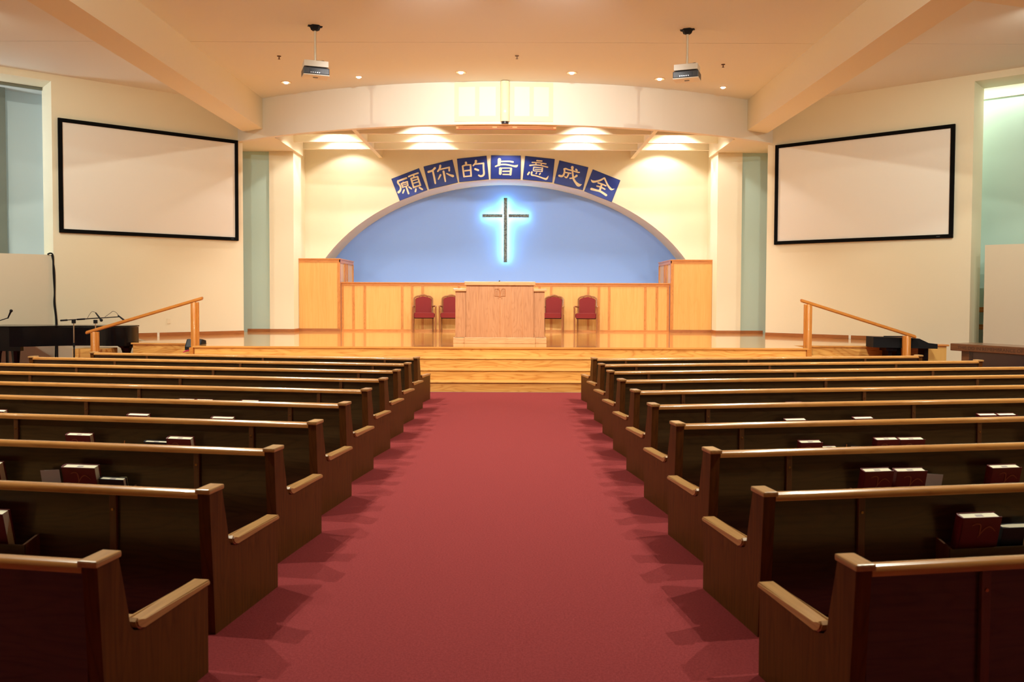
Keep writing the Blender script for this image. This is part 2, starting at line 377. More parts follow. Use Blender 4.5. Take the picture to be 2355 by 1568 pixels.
# ------------------------------------------------------------------ cabinets and wainscot
def cabinet(side):
    t = thing('organ_cabinet', 'tall light-wood cabinet at the %s end of the low panelled wall' % ('left' if side == 'L' else 'right'), 'cabinet', group='tall cabinets flanking the niche')
    xa, xb, y0, y1, zt = -5.57, -4.42, 22.17, 24.05, 2.60
    obj('carcass', sbox(B(), side, xa+.02, xb-.02, y0+.03, y1, HS, zt-.02), panel_w, t)
    obj('top_cap', sbox(B(), side, xa-.01, xb+.015, y0-.02, y1, zt-.02, zt+.01, bev=.006), cap_w, t)
    obj('top_rail', sbox(B(), side, xa, xb, y0, y0+.03, zt-.09, zt-.02), cap_w, t)
    obj('bottom_rail', sbox(B(), side, xa, xb, y0-.003, y0+.03, HS, HS+.07), base_w, t)
    for a, b in ((xa, xa+.07), (xb-.07, xb)): obj('stile', sbox(B(), side, a, b, y0+.001, y0+.03, HS+.07, zt-.09), stile_w, t)
    obj('front_panel', sbox(B(), side, xa+.07, xb-.07, y0+.014, y0+.03, HS+.07, zt-.09), panel_w, t)
    obj('side_rail', sbox(B(), side, xb-.02, xb, y0+.0, y1, zt-.10, zt-.02), cap_w, t)
    for a in (y0, y0+.62, y0+.78, y0+1.0, y1-.07): obj('side_stile', sbox(B(), side, xb-.021, xb+.001, a+.03, a+.09, HS, zt-.10), stile_w, t)
for s_ in 'LR': cabinet(s_)
t = thing('wainscot', 'low honey-wood panelled wall running between the two tall cabinets', 'panelling')
WY = 22.32; wt = 1.965
obj('backing', box(B(), -4.42, 4.22, WY+.03, WY+.15, HS, wt), panel_w, t)
obj('cap_ledge', box(B(), -4.42, 4.22, WY-.03, WY+.17, wt, wt+.03, .008), cap_w, t)
obj('top_rail', box(B(), -4.42, 4.22, WY, WY+.03, wt-.06, wt), cap_w, t)
obj('bottom_rail', box(B(), -4.42, 4.22, WY, WY+.03, HS, HS+.05), cap_w, t)
X = lambda p: (p-1182)/1950*WY+.128
edges = [783, 810, 836, 922, 945, 969, 1053, 1078, 1103, 1188, 1213, 1238, 1322-57, 1350, 1374.5, 1398, 1481, 1507.5, 1533]
sx = [X(p) for p in edges]; sx[0] = -4.42; sx[-1] = 4.15
for i, a in enumerate(sx): obj('stile', box(B(), a, a+.062, WY+.002, WY+.03, HS+.05, wt-.06), stile_w, t)
for a, b in zip(sx, sx[1:]): obj('panel', box(B(), a+.062, b, WY+.016, WY+.032, HS+.05, wt-.06), panel_w, t)
# ------------------------------------------------------------------ cross
t = thing('wall_cross', 'slim weathered metal cross back-lit with a pale blue glow', 'cross', (-.13, 24.95, 0))
obj('upright', box(B(), -.052, .052, -.03, .0, 2.634, 4.516, .004), cross_m, t)
for a, b in ((-.68, -.085), (.085, .69)): obj('arm', box(B(), a, b, -.03, .0, 3.945, 4.04, .004), cross_m, t)
obj('light_strip', box(B(), -.03, .03, .004, .03, 2.68, 4.47), glow_m, t)
for a, b in ((-.65, -.04), (.04, .66)): obj('light_strip', box(B(), a, b, .004, .03, 3.965, 4.02), glow_m, t)
for z in (2.8, 3.6, 4.3): obj('standoff', cyl(B(), (0, .02, z), (0, .13, z), .008), cross_m, t)
# ------------------------------------------------------------------ seven banner tiles
NST = [0]
def stroke(bm, P, W, y=0.0, n=6, k=5):
    """flat brush stroke with round ends, one polygon strip in the x,z plane; each stroke lies a hair proud of the last"""
    if not isinstance(W, (list, tuple)): W = [W]*len(P)
    Q = smoothpts([(p[0], p[1], w_) for p, w_ in zip(P, W)], k) if len(P) > 2 else [Vector((p[0], p[1], w_)) for p, w_ in zip(P, W)]
    NST[0] += 1; y -= .00012*(NST[0] % 25)
    L, Rr = [], []
    for i, q in enumerate(Q):
        d = Vector((Q[min(i+1, len(Q)-1)].x-Q[max(i-1, 0)].x, Q[min(i+1, len(Q)-1)].y-Q[max(i-1, 0)].y)).normalized(); nn = Vector((-d.y, d.x))*q.z/2
        L.append(bm.verts.new((q.x+nn.x, y, q.y+nn.y))); Rr.append(bm.verts.new((q.x-nn.x, y, q.y-nn.y)))
    for i in range(len(Q)-1): bm.faces.new((L[i], L[i+1], Rr[i+1], Rr[i]))
    for q, q2, va, vb in ((Q[0], Q[1], L[0], Rr[0]), (Q[-1], Q[-2], Rr[-1], L[-1])):
        if q.z < .001: continue
        d = Vector((q.x-q2.x, q.y-q2.y)).normalized(); a0 = math.atan2(va.co.z-q.y, va.co.x-q.x); sg = 1 if (Vector((math.cos(a0+PI/2), math.sin(a0+PI/2))).dot(d) > 0) else -1
        bm.faces.new([va]+[bm.verts.new((q.x+q.z/2*math.cos(a0+sg*PI*i/n), y, q.y+q.z/2*math.sin(a0+sg*PI*i/n))) for i in range(1, n)]+[vb])
G = [
 ((-2.818, 4.759), 21.13, (720, 766), 'first from the left, reading 願',
  [([(600, 510), (420, 575), (270, 635)], 72), ([(260, 625), (262, 700), (340, 810), (372, 920), (350, 1010), (285, 1080)], [70, 75, 70, 70, 80, 95]),
   ([(395, 735), (640, 655)], 60), ([(470, 680), (490, 700)], 55), ([(635, 655), (665, 800)], 55), ([(405, 740), (455, 880)], 62), ([(455, 880), (665, 805)], 50), ([(440, 800), (640, 735)], 38),
   ([(590, 850), (690, 1130)], 68), ([(510, 985), (460, 1105)], 62), ([(705, 870), (800, 935)], 62),
   ([(695, 450), (860, 380), (1070, 310)], 66), ([(890, 390), (900, 450)], 60), ([(790, 530), (895, 885)], 72), ([(790, 525), (1055, 450)], 62), ([(1050, 450), (1165, 800)], 68),
   ([(860, 612), (1060, 552)], 46), ([(900, 715), (1100, 655)], 46), ([(900, 880), (1160, 795)], 66), ([(985, 950), (965, 1045)], 68), ([(1130, 890), (1240, 960)], 72)]),
 ((-1.939, 5.039), 13.63, (757, 718), 'second from the left, reading 你',
  [([(265, 615), (420, 560), (525, 460)], [90, 75, 85]), ([(440, 580), (500, 850), (540, 1070)], [75, 75, 65]), ([(740, 365), (715, 480), (640, 590)], [85, 75, 65]),
   ([(720, 520), (900, 475), (1100, 430)], 60), ([(1100, 430), (1100, 560)], 72), ([(870, 595), (910, 800), (945, 990)], [85, 75, 60]), ([(750, 735), (665, 905)], [75, 50]), ([(1000, 675), (1120, 735), (1245, 775)], [50, 70, 105])]),
 ((-1.036, 5.198), 6.01, (742, 666), 'third from the left, reading 的',
  [([(460, 420), (470, 500)], [95, 75]), ([(325, 560), (385, 975)], 70), ([(325, 555), (450, 515), (650, 505)], 62), ([(645, 510), (668, 950)], 68), ([(420, 742), (640, 715)], 60), ([(430, 970), (668, 948)], 56),
   ([(860, 350), (845, 430), (755, 530)], [100, 75, 60]), ([(830, 475), (1000, 455), (1165, 438)], 62), ([(1165, 440), (1170, 650), (1185, 850), (1140, 930), (1050, 955), (975, 920)], [75, 72, 78, 80, 78, 62]), ([(830, 670), (955, 715)], 78)]),
 ((-.116, 5.249), -.52, (752, 685), 'middle one, reading 旨',
  [([(495, 385), (480, 590)], [135, 110]), ([(540, 460), (750, 450), (900, 452), (1040, 475)], [60, 60, 62, 66]), ([(340, 655), (500, 590), (700, 575), (900, 600), (1080, 640), (1180, 640), (1235, 590)], [62, 62, 62, 62, 75, 95, 20]),
   ([(540, 745), (530, 940)], 112), ([(500, 725), (750, 720), (960, 722)], 48), ([(965, 740), (940, 975)], 88), ([(640, 850), (900, 845)], 58), ([(640, 972), (960, 978)], 52)]),
 ((.807, 5.196), -5.88, (766, 766), 'third from the right, reading 意',
  [([(690, 422), (890, 440)], 58), ([(500, 495), (750, 505), (900, 530), (1055, 552)], 50), ([(650, 520), (655, 580)], 52), ([(870, 575), (860, 600)], 56), ([(410, 615), (600, 595), (800, 607), (950, 640), (1120, 682)], [58, 50, 50, 52, 60]),
   ([(565, 690), (548, 815)], 46), ([(565, 680), (920, 715)], 40), ([(915, 705), (900, 855)], 54), ([(615, 768), (880, 785)], 34), ([(570, 830), (900, 862)], 36),
   ([(385, 895), (330, 975)], 68), ([(490, 880), (480, 990), (600, 1018), (780, 1068), (950, 1128), (1060, 1155), (1115, 1105), (1155, 1025)], [66, 66, 52, 56, 60, 80, 60, 14]), ([(680, 905), (660, 940)], 52), ([(830, 930), (800, 972)], 54)]),
 ((1.715, 5.031), -13.22, (759, 746), 'second from the right, reading 成',
  [([(480, 500), (540, 485), (650, 525), (800, 560), (1000, 620), (1085, 630)], [75, 70, 58, 56, 56, 58]), ([(485, 500), (490, 620), (450, 740), (380, 785), (280, 765)], [75, 70, 78, 90, 85]), ([(510, 632), (745, 668)], 54), ([(660, 680), (620, 780), (570, 838), (505, 805)], [66, 62, 62, 50]),
   ([(805, 430), (812, 560), (832, 760), (860, 900), (950, 1040), (1065, 1140), (1190, 1110)], [115, 70, 72, 80, 92, 130, 14]), ([(955, 515), (990, 560)], 72), ([(715, 868), (800, 860), (920, 810), (978, 765)], [56, 58, 70, 92])]),
 ((2.59, 4.742), -21.31, (787, 818), 'first from the right, reading 全',
  [([(865, 510), (700, 600), (520, 650), (400, 650), (330, 575)], [60, 75, 80, 90, 14]), ([(875, 520), (930, 640), (1010, 800), (1120, 940), (1190, 965), (1275, 940)], [70, 62, 70, 85, 60, 14]),
   ([(620, 708), (780, 755), (930, 820)], 58), ([(570, 832), (720, 872), (890, 955)], 58), ([(760, 770), (690, 1000)], 78), ([(352, 950), (560, 1005), (720, 1050), (945, 1195)], [100, 82, 85, 90])]),
]
MS = .835/1199.0
for (cx, cz), rot, (ox, oy), lab, strokes in G:
    t = thing('banner_tile', 'blue square banner with a cream Chinese character, '+lab, 'banner', (cx, 23.892, cz), 0, 'blue character banners over the arch')
    t.rotation_euler = (0, -math.radians(rot), 0)
    obj('board', box(B(), -.4175, .4175, -.010, .006, -.328, .328), tile_e, t)
    obj('face', box(B(), -.411, .411, -.0115, -.0095, -.321, .321), tile_m, t)
    bm = B(); ca, sa = math.cos(math.radians(rot)), math.sin(math.radians(rot))
    def loc_(p):
        x = (p[0]-ox)*MS; z = -(p[1]-oy)*MS
        return (x*ca+z*sa, -x*sa+z*ca)
    for P, W in strokes:
        P2 = [loc_(p) for p in P]; W2 = [q*MS for q in W] if isinstance(W, list) else W*MS
        stroke(bm, P2, W2, -.0125)
    obj('character', bm, glyph_m, t)
# ------------------------------------------------------------------ pulpit
t = thing('pulpit', 'wide light-oak pulpit with lower side wings and a carved open book', 'pulpit', (-.15, 16.74, HS))
PY = 0
obj('centre_body', box(B(), -.665, .665, .02, .56, .12, 1.15), pod_w, t)
for s_ in (-1, 1):
    a, b = sorted((s_*.665, s_*.885)); obj('wing', box(B(), a, b, .09, .50, .12, 1.03), pod_w, t)
    a, b = sorted((s_*.665, s_*.925)); obj('wing_cap', box(B(), a, b, .05, .54, 1.03, 1.085, .008), pod_l, t)
    a, b = sorted((s_*.70, s_*.925)); obj('wing_plinth', box(B(), a, b, .05, .54, 0, .115, .008), pod_l, t)
obj('top', box(B(), -.70, .70, -.02, .60, 1.15, 1.225, .01), pod_l, t)
obj('plinth', box(B(), -.70, .70, -.01, .58, 0, .12, .008), pod_l, t)
for i in range(5):
    xx = -.665+1.33*(i+1)/6
    obj('board_joint', box(B(), xx-.0012, xx+.0012, .0185, .0205, .12, 1.15), stile_w, t)
bm = B()
stroke(bm, [(-.105, 0), (-.04, .0), (.0, -.02), (.04, 0), (.105, 0)], .012); stroke(bm, [(-.105, 0), (-.105, .13)], .008); stroke(bm, [(.105, 0), (.105, .13)], .014)
stroke(bm, [(0, -.01), (-.01, .12), (-.04, .15)], [.02, .018, .014]); stroke(bm, [(.0, -.01), (.03, .12), (.07, .145), (.105, .13)], [.014, .012, .012, .01])
stroke(bm, [(-.105, .13), (-.06, .14), (-.01, .12)], .008)
for xx in (-.08, -.055, .05, .075): stroke(bm, [(xx, .03), (xx+.005, .11)], .008)
for xx in (-.03, .035): stroke(bm, [(xx, -.035), (xx, -.05)], .012)
em = bmesh.ops.extrude_face_region(bm, geom=bm.faces[:]); bmesh.ops.translate(bm, verts=[v for v in em['geom'] if isinstance(v, bmesh.types.BMVert)], vec=(0, -.008, 0))
o = obj('book_emblem', bm, base_w, t); o.location = (0, .018, .94)
obj('microphone_stub', cyl(B(), (-.03, .3, 1.22), (-.01, .32, 1.245), .012), blackm, t)
# ------------------------------------------------------------------ maroon arm chairs
def armchair(label):
    t = thing('armchair', label, 'chair', (0, 0, 0), 0, 'maroon armchairs on the platform')
    # local: front = -y
    zs = .375
    bm = B(); pts = []
    for i in range(13):
        a = -1+2*i/12; pts.append((a*.272, -.235-.03*(1-a*a)))
    pts += [(.25, .20), (-.25, .20)]
    prism(bm, pts, zs, zs+.125, 'z'); bmesh.ops.bevel(bm, geom=bm.edges[:], offset=.02, segments=3, affect='EDGES'); o = obj('seat', bm, maroon, t, True)
    # backrest cushion and frame: rounded top, leaning back
    def prof(wd, z0, z1, r, n=8):
        P = [(-wd, z0)]
        for i in range(n+1): a = PI-PI/2*i/n; P.append((-wd+r+r*math.cos(a), z1-.03-r*.6+r*.6*math.sin(a)))
        for i in range(1, 6): P.append((-wd+r+(2*wd-2*r)*i/6, z1-.03+.03*math.sin(PI*i/6)))
        for i in range(n+1): a = PI/2-PI/2*i/n; P.append((wd-r+r*math.cos(a), z1-.03-r*.6+r*.6*math.sin(a)))
        P.append((wd, z0)); return P
    def lean(o):
        for v in o.data.vertices: v.co.y += .19+max(0, v.co.z-.42)*.14
    bm = prism(B(), prof(.208, .44, .925, .10), -.035, .03, 'y'); bmesh.ops.bevel(bm, geom=[e for e in bm.edges], offset=.010, segments=2, affect='EDGES'); lean(obj('backrest', bm, maroon, t, True))
    P = prof(.236, .36, .96, .13); bm = tube(B(), [(x, 0, z) for x, z in P], .021, 8); lean(obj('back_frame', bm, chair_w, t, True))
    for s_ in (-1, 1):
        arm = [(s_*.288, -.22, .60), (s_*.292, -.24, .655), (s_*.292, -.20, .676), (s_*.285, .0, .672), (s_*.240, .22, .66)]
        obj('armrest', tube(B(), smoothpts(arm, 4), .021, 8), chair_w, t, True)
        obj('leg', tube(B(), [(s_*.286, -.235, 0), (s_*.288, -.228, .40), (s_*.288, -.222, .61)], [.017, .023, .023], 8), chair_w, t, True)
        obj('leg', tube(B(), [(s_*.25, .25, 0), (s_*.25, .20, .40), (s_*.252, .19, .46)], [.017, .022, .022], 8), chair_w, t, True)
    obj('seat_apron', box(B(), -.245, .245, -.21, .19, .355, .38), blackm, t)
    return t
ch = armchair('maroon upholstered armchair farthest left, wholly in view left of the pulpit')
ch.location = (-2.20, 21.90, HS); ch.rotation_euler = (0, 0, .16)
dup(ch, (-1.50, 22.0-.05, HS), .05, 'maroon armchair half hidden behind the left wing of the pulpit')
dup(ch, (1.13, 22.0, HS), -.2, 'maroon armchair half hidden behind the right wing of the pulpit')
dup(ch, (2.00, 21.88, HS), -.17, 'maroon upholstered armchair farthest right, wholly in view right of the pulpit')
# ------------------------------------------------------------------ screens
for side, (d0, d1, z0, z1) in (('L', (.135, 4.005, 2.938, 5.315)), ('R', (.21, 4.095, 2.888, 5.236))):
    loc, rz = wall_root(side)
    t = thing('projection_screen', 'large white projection screen in a black frame on the %s angled wall' % ('left' if side == 'L' else 'right'), 'screen', loc, rz, 'projection screens')
    obj('fabric', wbox(B(), side, d0+.05, d1-.05, -.035, -.01, z0+.05, z1-.05), screen_m, t)
    fw = .078
    obj('frame_rail', wbox(B(), side, d0, d1, -.06, -.002, z1-fw, z1, .004), blackv, t); obj('frame_rail', wbox(B(), side, d0, d1, -.06, -.002, z0, z0+fw, .004), blackv, t)
    obj('frame_stile', wbox(B(), side, d0, d0+fw, -.058, -.003, z0+fw, z1-fw), blackv, t); obj('frame_stile', wbox(B(), side, d1-fw, d1, -.058, -.003, z0+fw, z1-fw), blackv, t)
    dd = .30 if side == 'L' else 3.83
    obj('maker_badge', wbox(B(), side, dd-.05, dd+.02, -.0625, -.06, z0+.03, z0+.045), grey_m, t)
loc, rz = wall_root('L')
o = obj('switch_plate', wbox(B(), 'L', 1.74, 1.81, -.012, -.001, .99, 1.11, .003), plate_m); o.location = loc; o.rotation_euler = (0, 0, rz)
tag(o, 'small cream wall plate on the left angled wall', 'wall plate')
# ------------------------------------------------------------------ projectors
def projector(x, y, rz, side):
    t = thing('ceiling_projector', 'ceiling projector on a pole, %s of the two' % side, 'projector', (x, y, ZC), rz, 'ceiling projectors')
    bm = B(); lathe(bm, (0, 0, 0), [(.105, -.0), (.105, -.02), (.085, -.03), (.07, -.07), (.03, -.085)], 6); box(bm, -.12, .12, -.04, .04, -.012, 0); obj('ceiling_plate', bm, blackm, t)
    obj('collar', cyl(B(), (0, 0, -.08), (0, 0, -.14), .024), steel, t, True)
    obj('pole', cyl(B(), (0, 0, -.12), (0, 0, -.63), .021), steel, t, True)
    obj('mount_cover', box(B(), -.20, .20, -.15, .15, -.715, -.615, .004), white_m, t)
    obj('bracket', box(B(), -.16, .16, -.12, .12, -.735, -.715), blackm, t)
    b_ = obj('body', box(B(), -.215, .215, -.16, .16, -.845, -.735, .012), grey_m, t)
    obj('underside', box(B(), -.215, .215, -.16, .16, -.862, -.845, .004), white_m, t)
    obj('port_panel', box(B(), -.12, .12, -.165, -.158, -.83, -.755), dkgrey_m, b_)
    for i in range(5): obj('port', box(B(), -.10+.035*i, -.085+.035*i, -.169, -.164, -.825, -.812), chrome, b_)
    obj('lens', cyl(B(), (.06, .155, -.79), (.06, .18, -.79), .035), dkgrey_m, b_, True)
    obj('intake_cap', box(B(), -.04, .04, -.02, .02, -.868, -.861), dkgrey_m, t)
    obj('cable', tube(B(), smoothpts([(.02, 0, -.58), (.08, -.02, -.585), (.14, -.02, -.58), (.16, 0, -.60), (.14, .02, -.64)], 5), .007, 6), blackm, t, True)
    return t
projector(-3.255, 14.5, .36, 'left'); projector(3.07, 14.63, -.36, 'right')
# ------------------------------------------------------------------ ceiling fittings
ordn = ['leftmost', 'second from the left', 'third from the left', 'fourth from the left', 'fifth from the left', 'rightmost']
for i, (x, y) in enumerate(DL):
    big = i in (0, 2, 3, 4)
    t = thing('recessed_downlight', 'round recessed ceiling downlight, %s of six along the curved fascia' % ordn[i], 'ceiling light', (x, y, ZC), 0, 'recessed downlights')
    r_ = .115 if big else .075
    lathe_bm = B(); n = 24
    for k in range(n):
        a, b = 2*PI*k/n, 2*PI*(k+1)/n
        q = [lathe_bm.verts.new((rr*math.cos(c_), rr*math.sin(c_), z)) for rr, c_, z in ((r_, a, -.001), (r_, b, -.001), (r_*.86, b, -.012), (r_*.86, a, -.012))]
        lathe_bm.faces.new(q)
        q = [lathe_bm.verts.new((rr*math.cos(c_), rr*math.sin(c_), z)) for rr, c_, z in ((r_*.86, a, -.012), (r_*.86, b, -.012), (r_*.70, b, -.004), (r_*.70, a, -.004))]
        lathe_bm.faces.new(q)
    obj('trim_ring', lathe_bm, ringm, t)
    obj('reflector', cyl(B(), (0, 0, -.002), (0, 0, -.004), r_*.72, n=24), recess_m, t)
    obj('bulb', lathe(B(), (0, 0, 0), [(.045, -.004), (.045, -.02), (.03, -.03)], 16), bulb_m, t, True)
for i, (x, y) in enumerate(((-4.367, 16.31), (.167, 16.235), (4.211, 16.79))):
    t = thing('sprinkler_head', 'small bronze fire sprinkler on the ceiling, '+('left', 'middle', 'right')[i]+' of three', 'sprinkler', (x, y, ZC), 0, 'fire sprinklers')
    obj('escutcheon', lathe(B(), (0, 0, 0), [(.04, -.0), (.036, -.01), (.012, -.015)], 14), sprk_m, t, True)
    obj('deflector', lathe(B(), (0, 0, 0), [(.010, -.012), (.010, -.05), (.024, -.055), (.024, -.06)], 12), sprk_m, t, True)
# speaker cover on the fascia
t = thing('speaker_cover', 'pale square cloth speaker cover with a round centre column on the curved fascia', 'speaker cover', (0, 0, 0))
def fb(bm, x0, x1, d, th, z0, z1, n=6):
    P = [(x0+(x1-x0)*i/n, arc(R0, x0+(x1-x0)*i/n)-d) for i in range(n+1)]
    Q = [(x0+(x1-x0)*i/n, arc(R0, x0+(x1-x0)*i/n)-d-th) for i in range(n+1)][::-1]
    return prism(bm, P+Q, z0, z1, 'z')
for a, b in ((-1.155, -.185), (.03, .945)):
    cl = obj('cloth_panel', fb(B(), a, b, -.002, .014, 5.36, 6.185), grille_w, t)
    obj('frame_rail', fb(B(), a, b, .012, .006, 6.09, 6.185), grille_y, t); obj('frame_rail', fb(B(), a, b, .012, .006, 5.36, 5.47), grille_y, t)
    for c_ in (a, a+(b-a)*.5-.045, b-.09): obj('frame_stile', fb(B(), c_, c_+.09, .012, .006, 5.47, 6.09, 2), grille_y, t)
obj('centre_column', cyl(B(), (-.078, arc(R0, -.078)-.02, 5.345), (-.078, arc(R0, -.078)-.02, 6.19), .098, n=32), grille_y, t, True)
obj('column_base', cyl(B(), (-.078, arc(R0, -.078)-.02, 5.302), (-.078, arc(R0, -.078)-.02, 5.345), .075, n=24), dkgrey_m, t, True)
obj('indicator', cyl(B(), (-.078, arc(R0, -.078)-.125, 5.55), (-.078, arc(R0, -.078)-.115, 5.55), .012), bulb_m, t)
t = thing('slot_vent', 'long slotted wooden vent under the middle of the curved fascia', 'vent', (0, 0, 0))
obj('housing', fb(B(), -1.13, 1.02, -.25, .12, 5.235, 5.30), vent_m, t)
for a, b in ((-1.08, -.35), (-.25, .08), (.18, .96)): obj('slot', fb(B(), a, b, -.128, .004, 5.245, 5.275), vent_d, t)
# ------------------------------------------------------------------ stair handrails
for side in 'LR':
    t = thing('stair_handrail', 'sloping honey-wood handrail on two posts at the %s platform stairs' % ('left' if side == 'L' else 'right'), 'handrail')
    if side == 'L': p1, p2, hi, lo = -5.875, -7.765, (-5.725, 1.585), (-7.93, .925)
    else: p1, p2, hi, lo = 5.65, 7.51, (5.51, 1.585), (7.68, .905)
    zf = lambda x: hi[1]+(lo[1]-hi[1])*(x-hi[0])/(lo[0]-hi[0])
    xa, xb = sorted((hi[0], lo[0]))
    pr = [(xa, zf(xa)-.03), (xb, zf(xb)-.03), (xb, zf(xb)+.03), (xa, zf(xa)+.03)]
    bm = prism(B(), pr, 15.90, 15.98, 'y'); bmesh.ops.bevel(bm, geom=bm.edges[:], offset=.012, segments=3, affect='EDGES'); obj('rail', bm, rail_w, t, True)
    for x in (p1, p2):
        bm = B(); zt = zf(x)-.03
        pl_ = [(-.072, 0), (.072, 0), (.072, zt), (.04, zt-.005), (.03, zt+.0), (-.03, zt+.0), (-.04, zt), (-.072, zt)]
        bm = box(bm, x-.072, x+.072, 15.91, 15.97, 0, zt-.0, .006); obj('post', bm, railz_w, t)
        obj('post_face', tube(B(), [(x, 15.905, 0), (x, 15.905, zt-.03), (x, 15.908, zt+.0)], [.042, .042, .02], 10), railz_w, t, True)
# ------------------------------------------------------------------ grand piano
t = thing('grand_piano', 'black grand piano with closed lid against the left wall', 'piano', (-7.40, 16.56, 0))
# outline (x from tail 0 towards keyboard -2.9, y depth), straight bass side at the back
P = smoothpts([(0, .42, 0), (-.02, .18, 0), (-.14, .02, 0), (-.40, -.03, 0), (-.80, .06, 0), (-1.30, -.02, 0), (-1.75, -.30, 0), (-2.1, -.42, 0)], 6)
out = [(p.x, p.y) for p in P]+[(-2.75, -.42), (-2.75, .5), (-.35, .62), (-.12, .58)]
bm = prism(B(), out, .64, 1.005, 'z'); obj('case', bm, black_m, t)
lid = [(x*1.008+.012, (y-.25)*1.02+.25) for x, y in out]
obj('lid', prism(B(), lid, 1.012, 1.035, 'z'), black_m, t)
bm = B(); box(bm, -2.95, -2.75, -.42, .5, .62, .78, .01); obj('keybed', bm, black_m, t)
obj('keys', box(B(), -2.93, -2.78, -.34, .42, .78, .80), keys_m, t)
obj('music_block', box(B(), -2.3, -1.9, -.415, -.3, .56, .64), black_m, t)
for x, y in ((-.22, .36), (-2.45, -.25), (-2.45, .38)):
    bm = B(); lathe(bm, (x, y, 0), [(.045, 0), (.05, .10), (.06, .12), (.055, .14), (.085, .50), (.11, .58), (.17, .62), (.17, .64)], 8); obj('leg', bm, black_m, t)
bm = B(); box(bm, -2.50, -2.46, .12, .16, .14, .64); box(bm, -2.50, -2.46, .34, .38, .14, .64); box(bm, -2.56, -2.40, .08, .42, .10, .16); obj('pedal_lyre', bm, black_m, t)
for y in (.17, .25, .33): obj('pedal', box(B(), -2.7, -2.56, y-.015, y+.015, .08, .095), brass, t)
# microphone stands
def mic(parent, p, d, L=.17):
    d = Vector(d).normalized(); p = Vector(p)
    b_ = obj('microphone', tube(B(), [p, p+d*L*.75, p+d*L], [.012, .017, .019], 10), blackm, parent, True)
    obj('mic_head', lathe(B(), (0, 0, 0), [(.012, -.028), (.026, -.014), (.028, 0), (.024, .016), (.010, .027)], 12), blackm, b_, True).location = p+d*(L+.015)
def mic_stand(x, y, h_, label, ends, micpos, micdir, cable=None, base_h=0):
    t = thing('microphone_stand', label, 'microphone stand', (x, y, 0), 0, 'microphone stands by the piano')
    obj('pole', cyl(B(), (0, 0, .12), (0, 0, h_-.03), .011), chrome, t, True)
    obj('tube', cyl(B(), (0, 0, .1), (0, 0, h_*.6), .014), blackm, t, True)
    obj('clutch', cyl(B(), (0, 0, h_*.6-.04), (0, 0, h_*.6+.04), .019), blackm, t, True)
    obj('boom_joint', box(B(), -.03, .03, -.025, .025, h_-.05, h_+.02, .006), blackm, t)
    obj('boom', cyl(B(), ends[0], ends[1], .009), blackm, t, True)
    e0 = Vector(ends[0]); e1 = Vector(ends[1]); obj('counterweight', cyl(B(), e0, e0+(e1-e0)*.18, .016), blackm, t, True)
    for k in range(3):
        a = 2*PI*k/3+.5; obj('leg', cyl(B(), (0, 0, .13), (.18*math.cos(a), .18*math.sin(a), .012), .009), blackm, t, True)
    if micpos: mic(t, micpos, micdir)
    if cable: obj('cable', tube(B(), smoothpts(cable, 5), .004, 6), blackm, t, True)
    return t
mic_stand(-8.235, 16.08, 1.145, 'black boom microphone stand nearer the piano middle, its boom pointing right', ((-.25, 0, 1.15), (.46, 0, 1.20)), (.42, 0, 1.30), (.5, -.1, -.6),
          [(.26, 0, 1.19), (.30, 0, 1.26), (.35, 0, 1.32), (.40, 0, 1.31), (.42, 0, 1.30)])
mic_stand(-7.83, 16.10, 1.145, 'black boom microphone stand beside the piano tail, behind the handrail', ((-.35, 0, 1.17), (.46, 0, 1.225)), (.43, 0, 1.25), (.62, -.1, -.45),
          [(.18, 0, 1.22), (.28, 0, 1.29), (.34, 0, 1.33), (.40, 0, 1.30), (.44, 0, 1.25)])
mic_stand(-9.86, 16.0, 1.04, 'microphone stand at the left edge with an empty clip, tilted boom', ((-.3, 0, .96), (.43, 0, 1.20)), (.42, 0, 1.19), (.35, -.2, .5))
# cable down the wall
loc, rz = wall_root('L')
bm = B(); tube(bm, smoothpts([(-4.22, .02, 2.475), (-4.17, -.01, 2.50), (-4.13, -.02, 2.44), (-4.125, -.02, 2.1), (-4.11, -.02, 1.7), (-4.12, -.02, 1.45), (-4.09, -.02, 1.1), (-4.10, -.02, .5), (-4.12, -.02, .03)], 6), .016, 8)
tube(bm, smoothpts([(-4.15, -.0, 2.47), (-4.11, -.02, 2.2), (-4.10, -.02, 1.9), (-4.105, -.02, 1.5), (-4.07, -.02, 1.0), (-4.07, -.02, .03)], 6), .012, 8)
o = obj('hanging_cable', bm, blackm, None, True); o.location = loc; o.rotation_euler = (0, 0, rz); tag(o, 'black cable bundle hanging over the low wall behind the piano', 'cable')
# stage monitor behind the left post and cable heap
t = thing('stage_monitor', 'black wedge stage monitor behind the upper post of the left handrail', 'speaker', (-5.9, 16.25, HS), 0)
bm = prism(B(), [(-.15, 0), (.16, 0), (.14, .17), (-.04, .20), (-.15, .06)], -.15, .15, 'x'); obj('cabinet', bm, blackm, t); obj('grille', prism(B(), [(-.155, .062), (-.045, .205), (-.04, .20), (-.15, .058)], -.13, .13, 'x'), dkgrey_m, t)
t.location = (-5.965, 16.20, .60)
bm = B()
for k in range(5):
    tube(bm, smoothpts([(.0+.02*k, 0, .02+.012*k), (.10, -.03*math.sin(k), .045+.008*k), (.2, .03*math.cos(k), .02+.01*k), (.30, -.02, .04+.006*k)], 5), .009, 6)
o = obj('cable_heap', bm, magenta, None, True); o.location = (-6.22, 15.95, .53+.09); tag(o, 'heap of magenta cable on the side stairs by the left handrail', 'cable')
o.location = (-6.16, 16.08, .535)
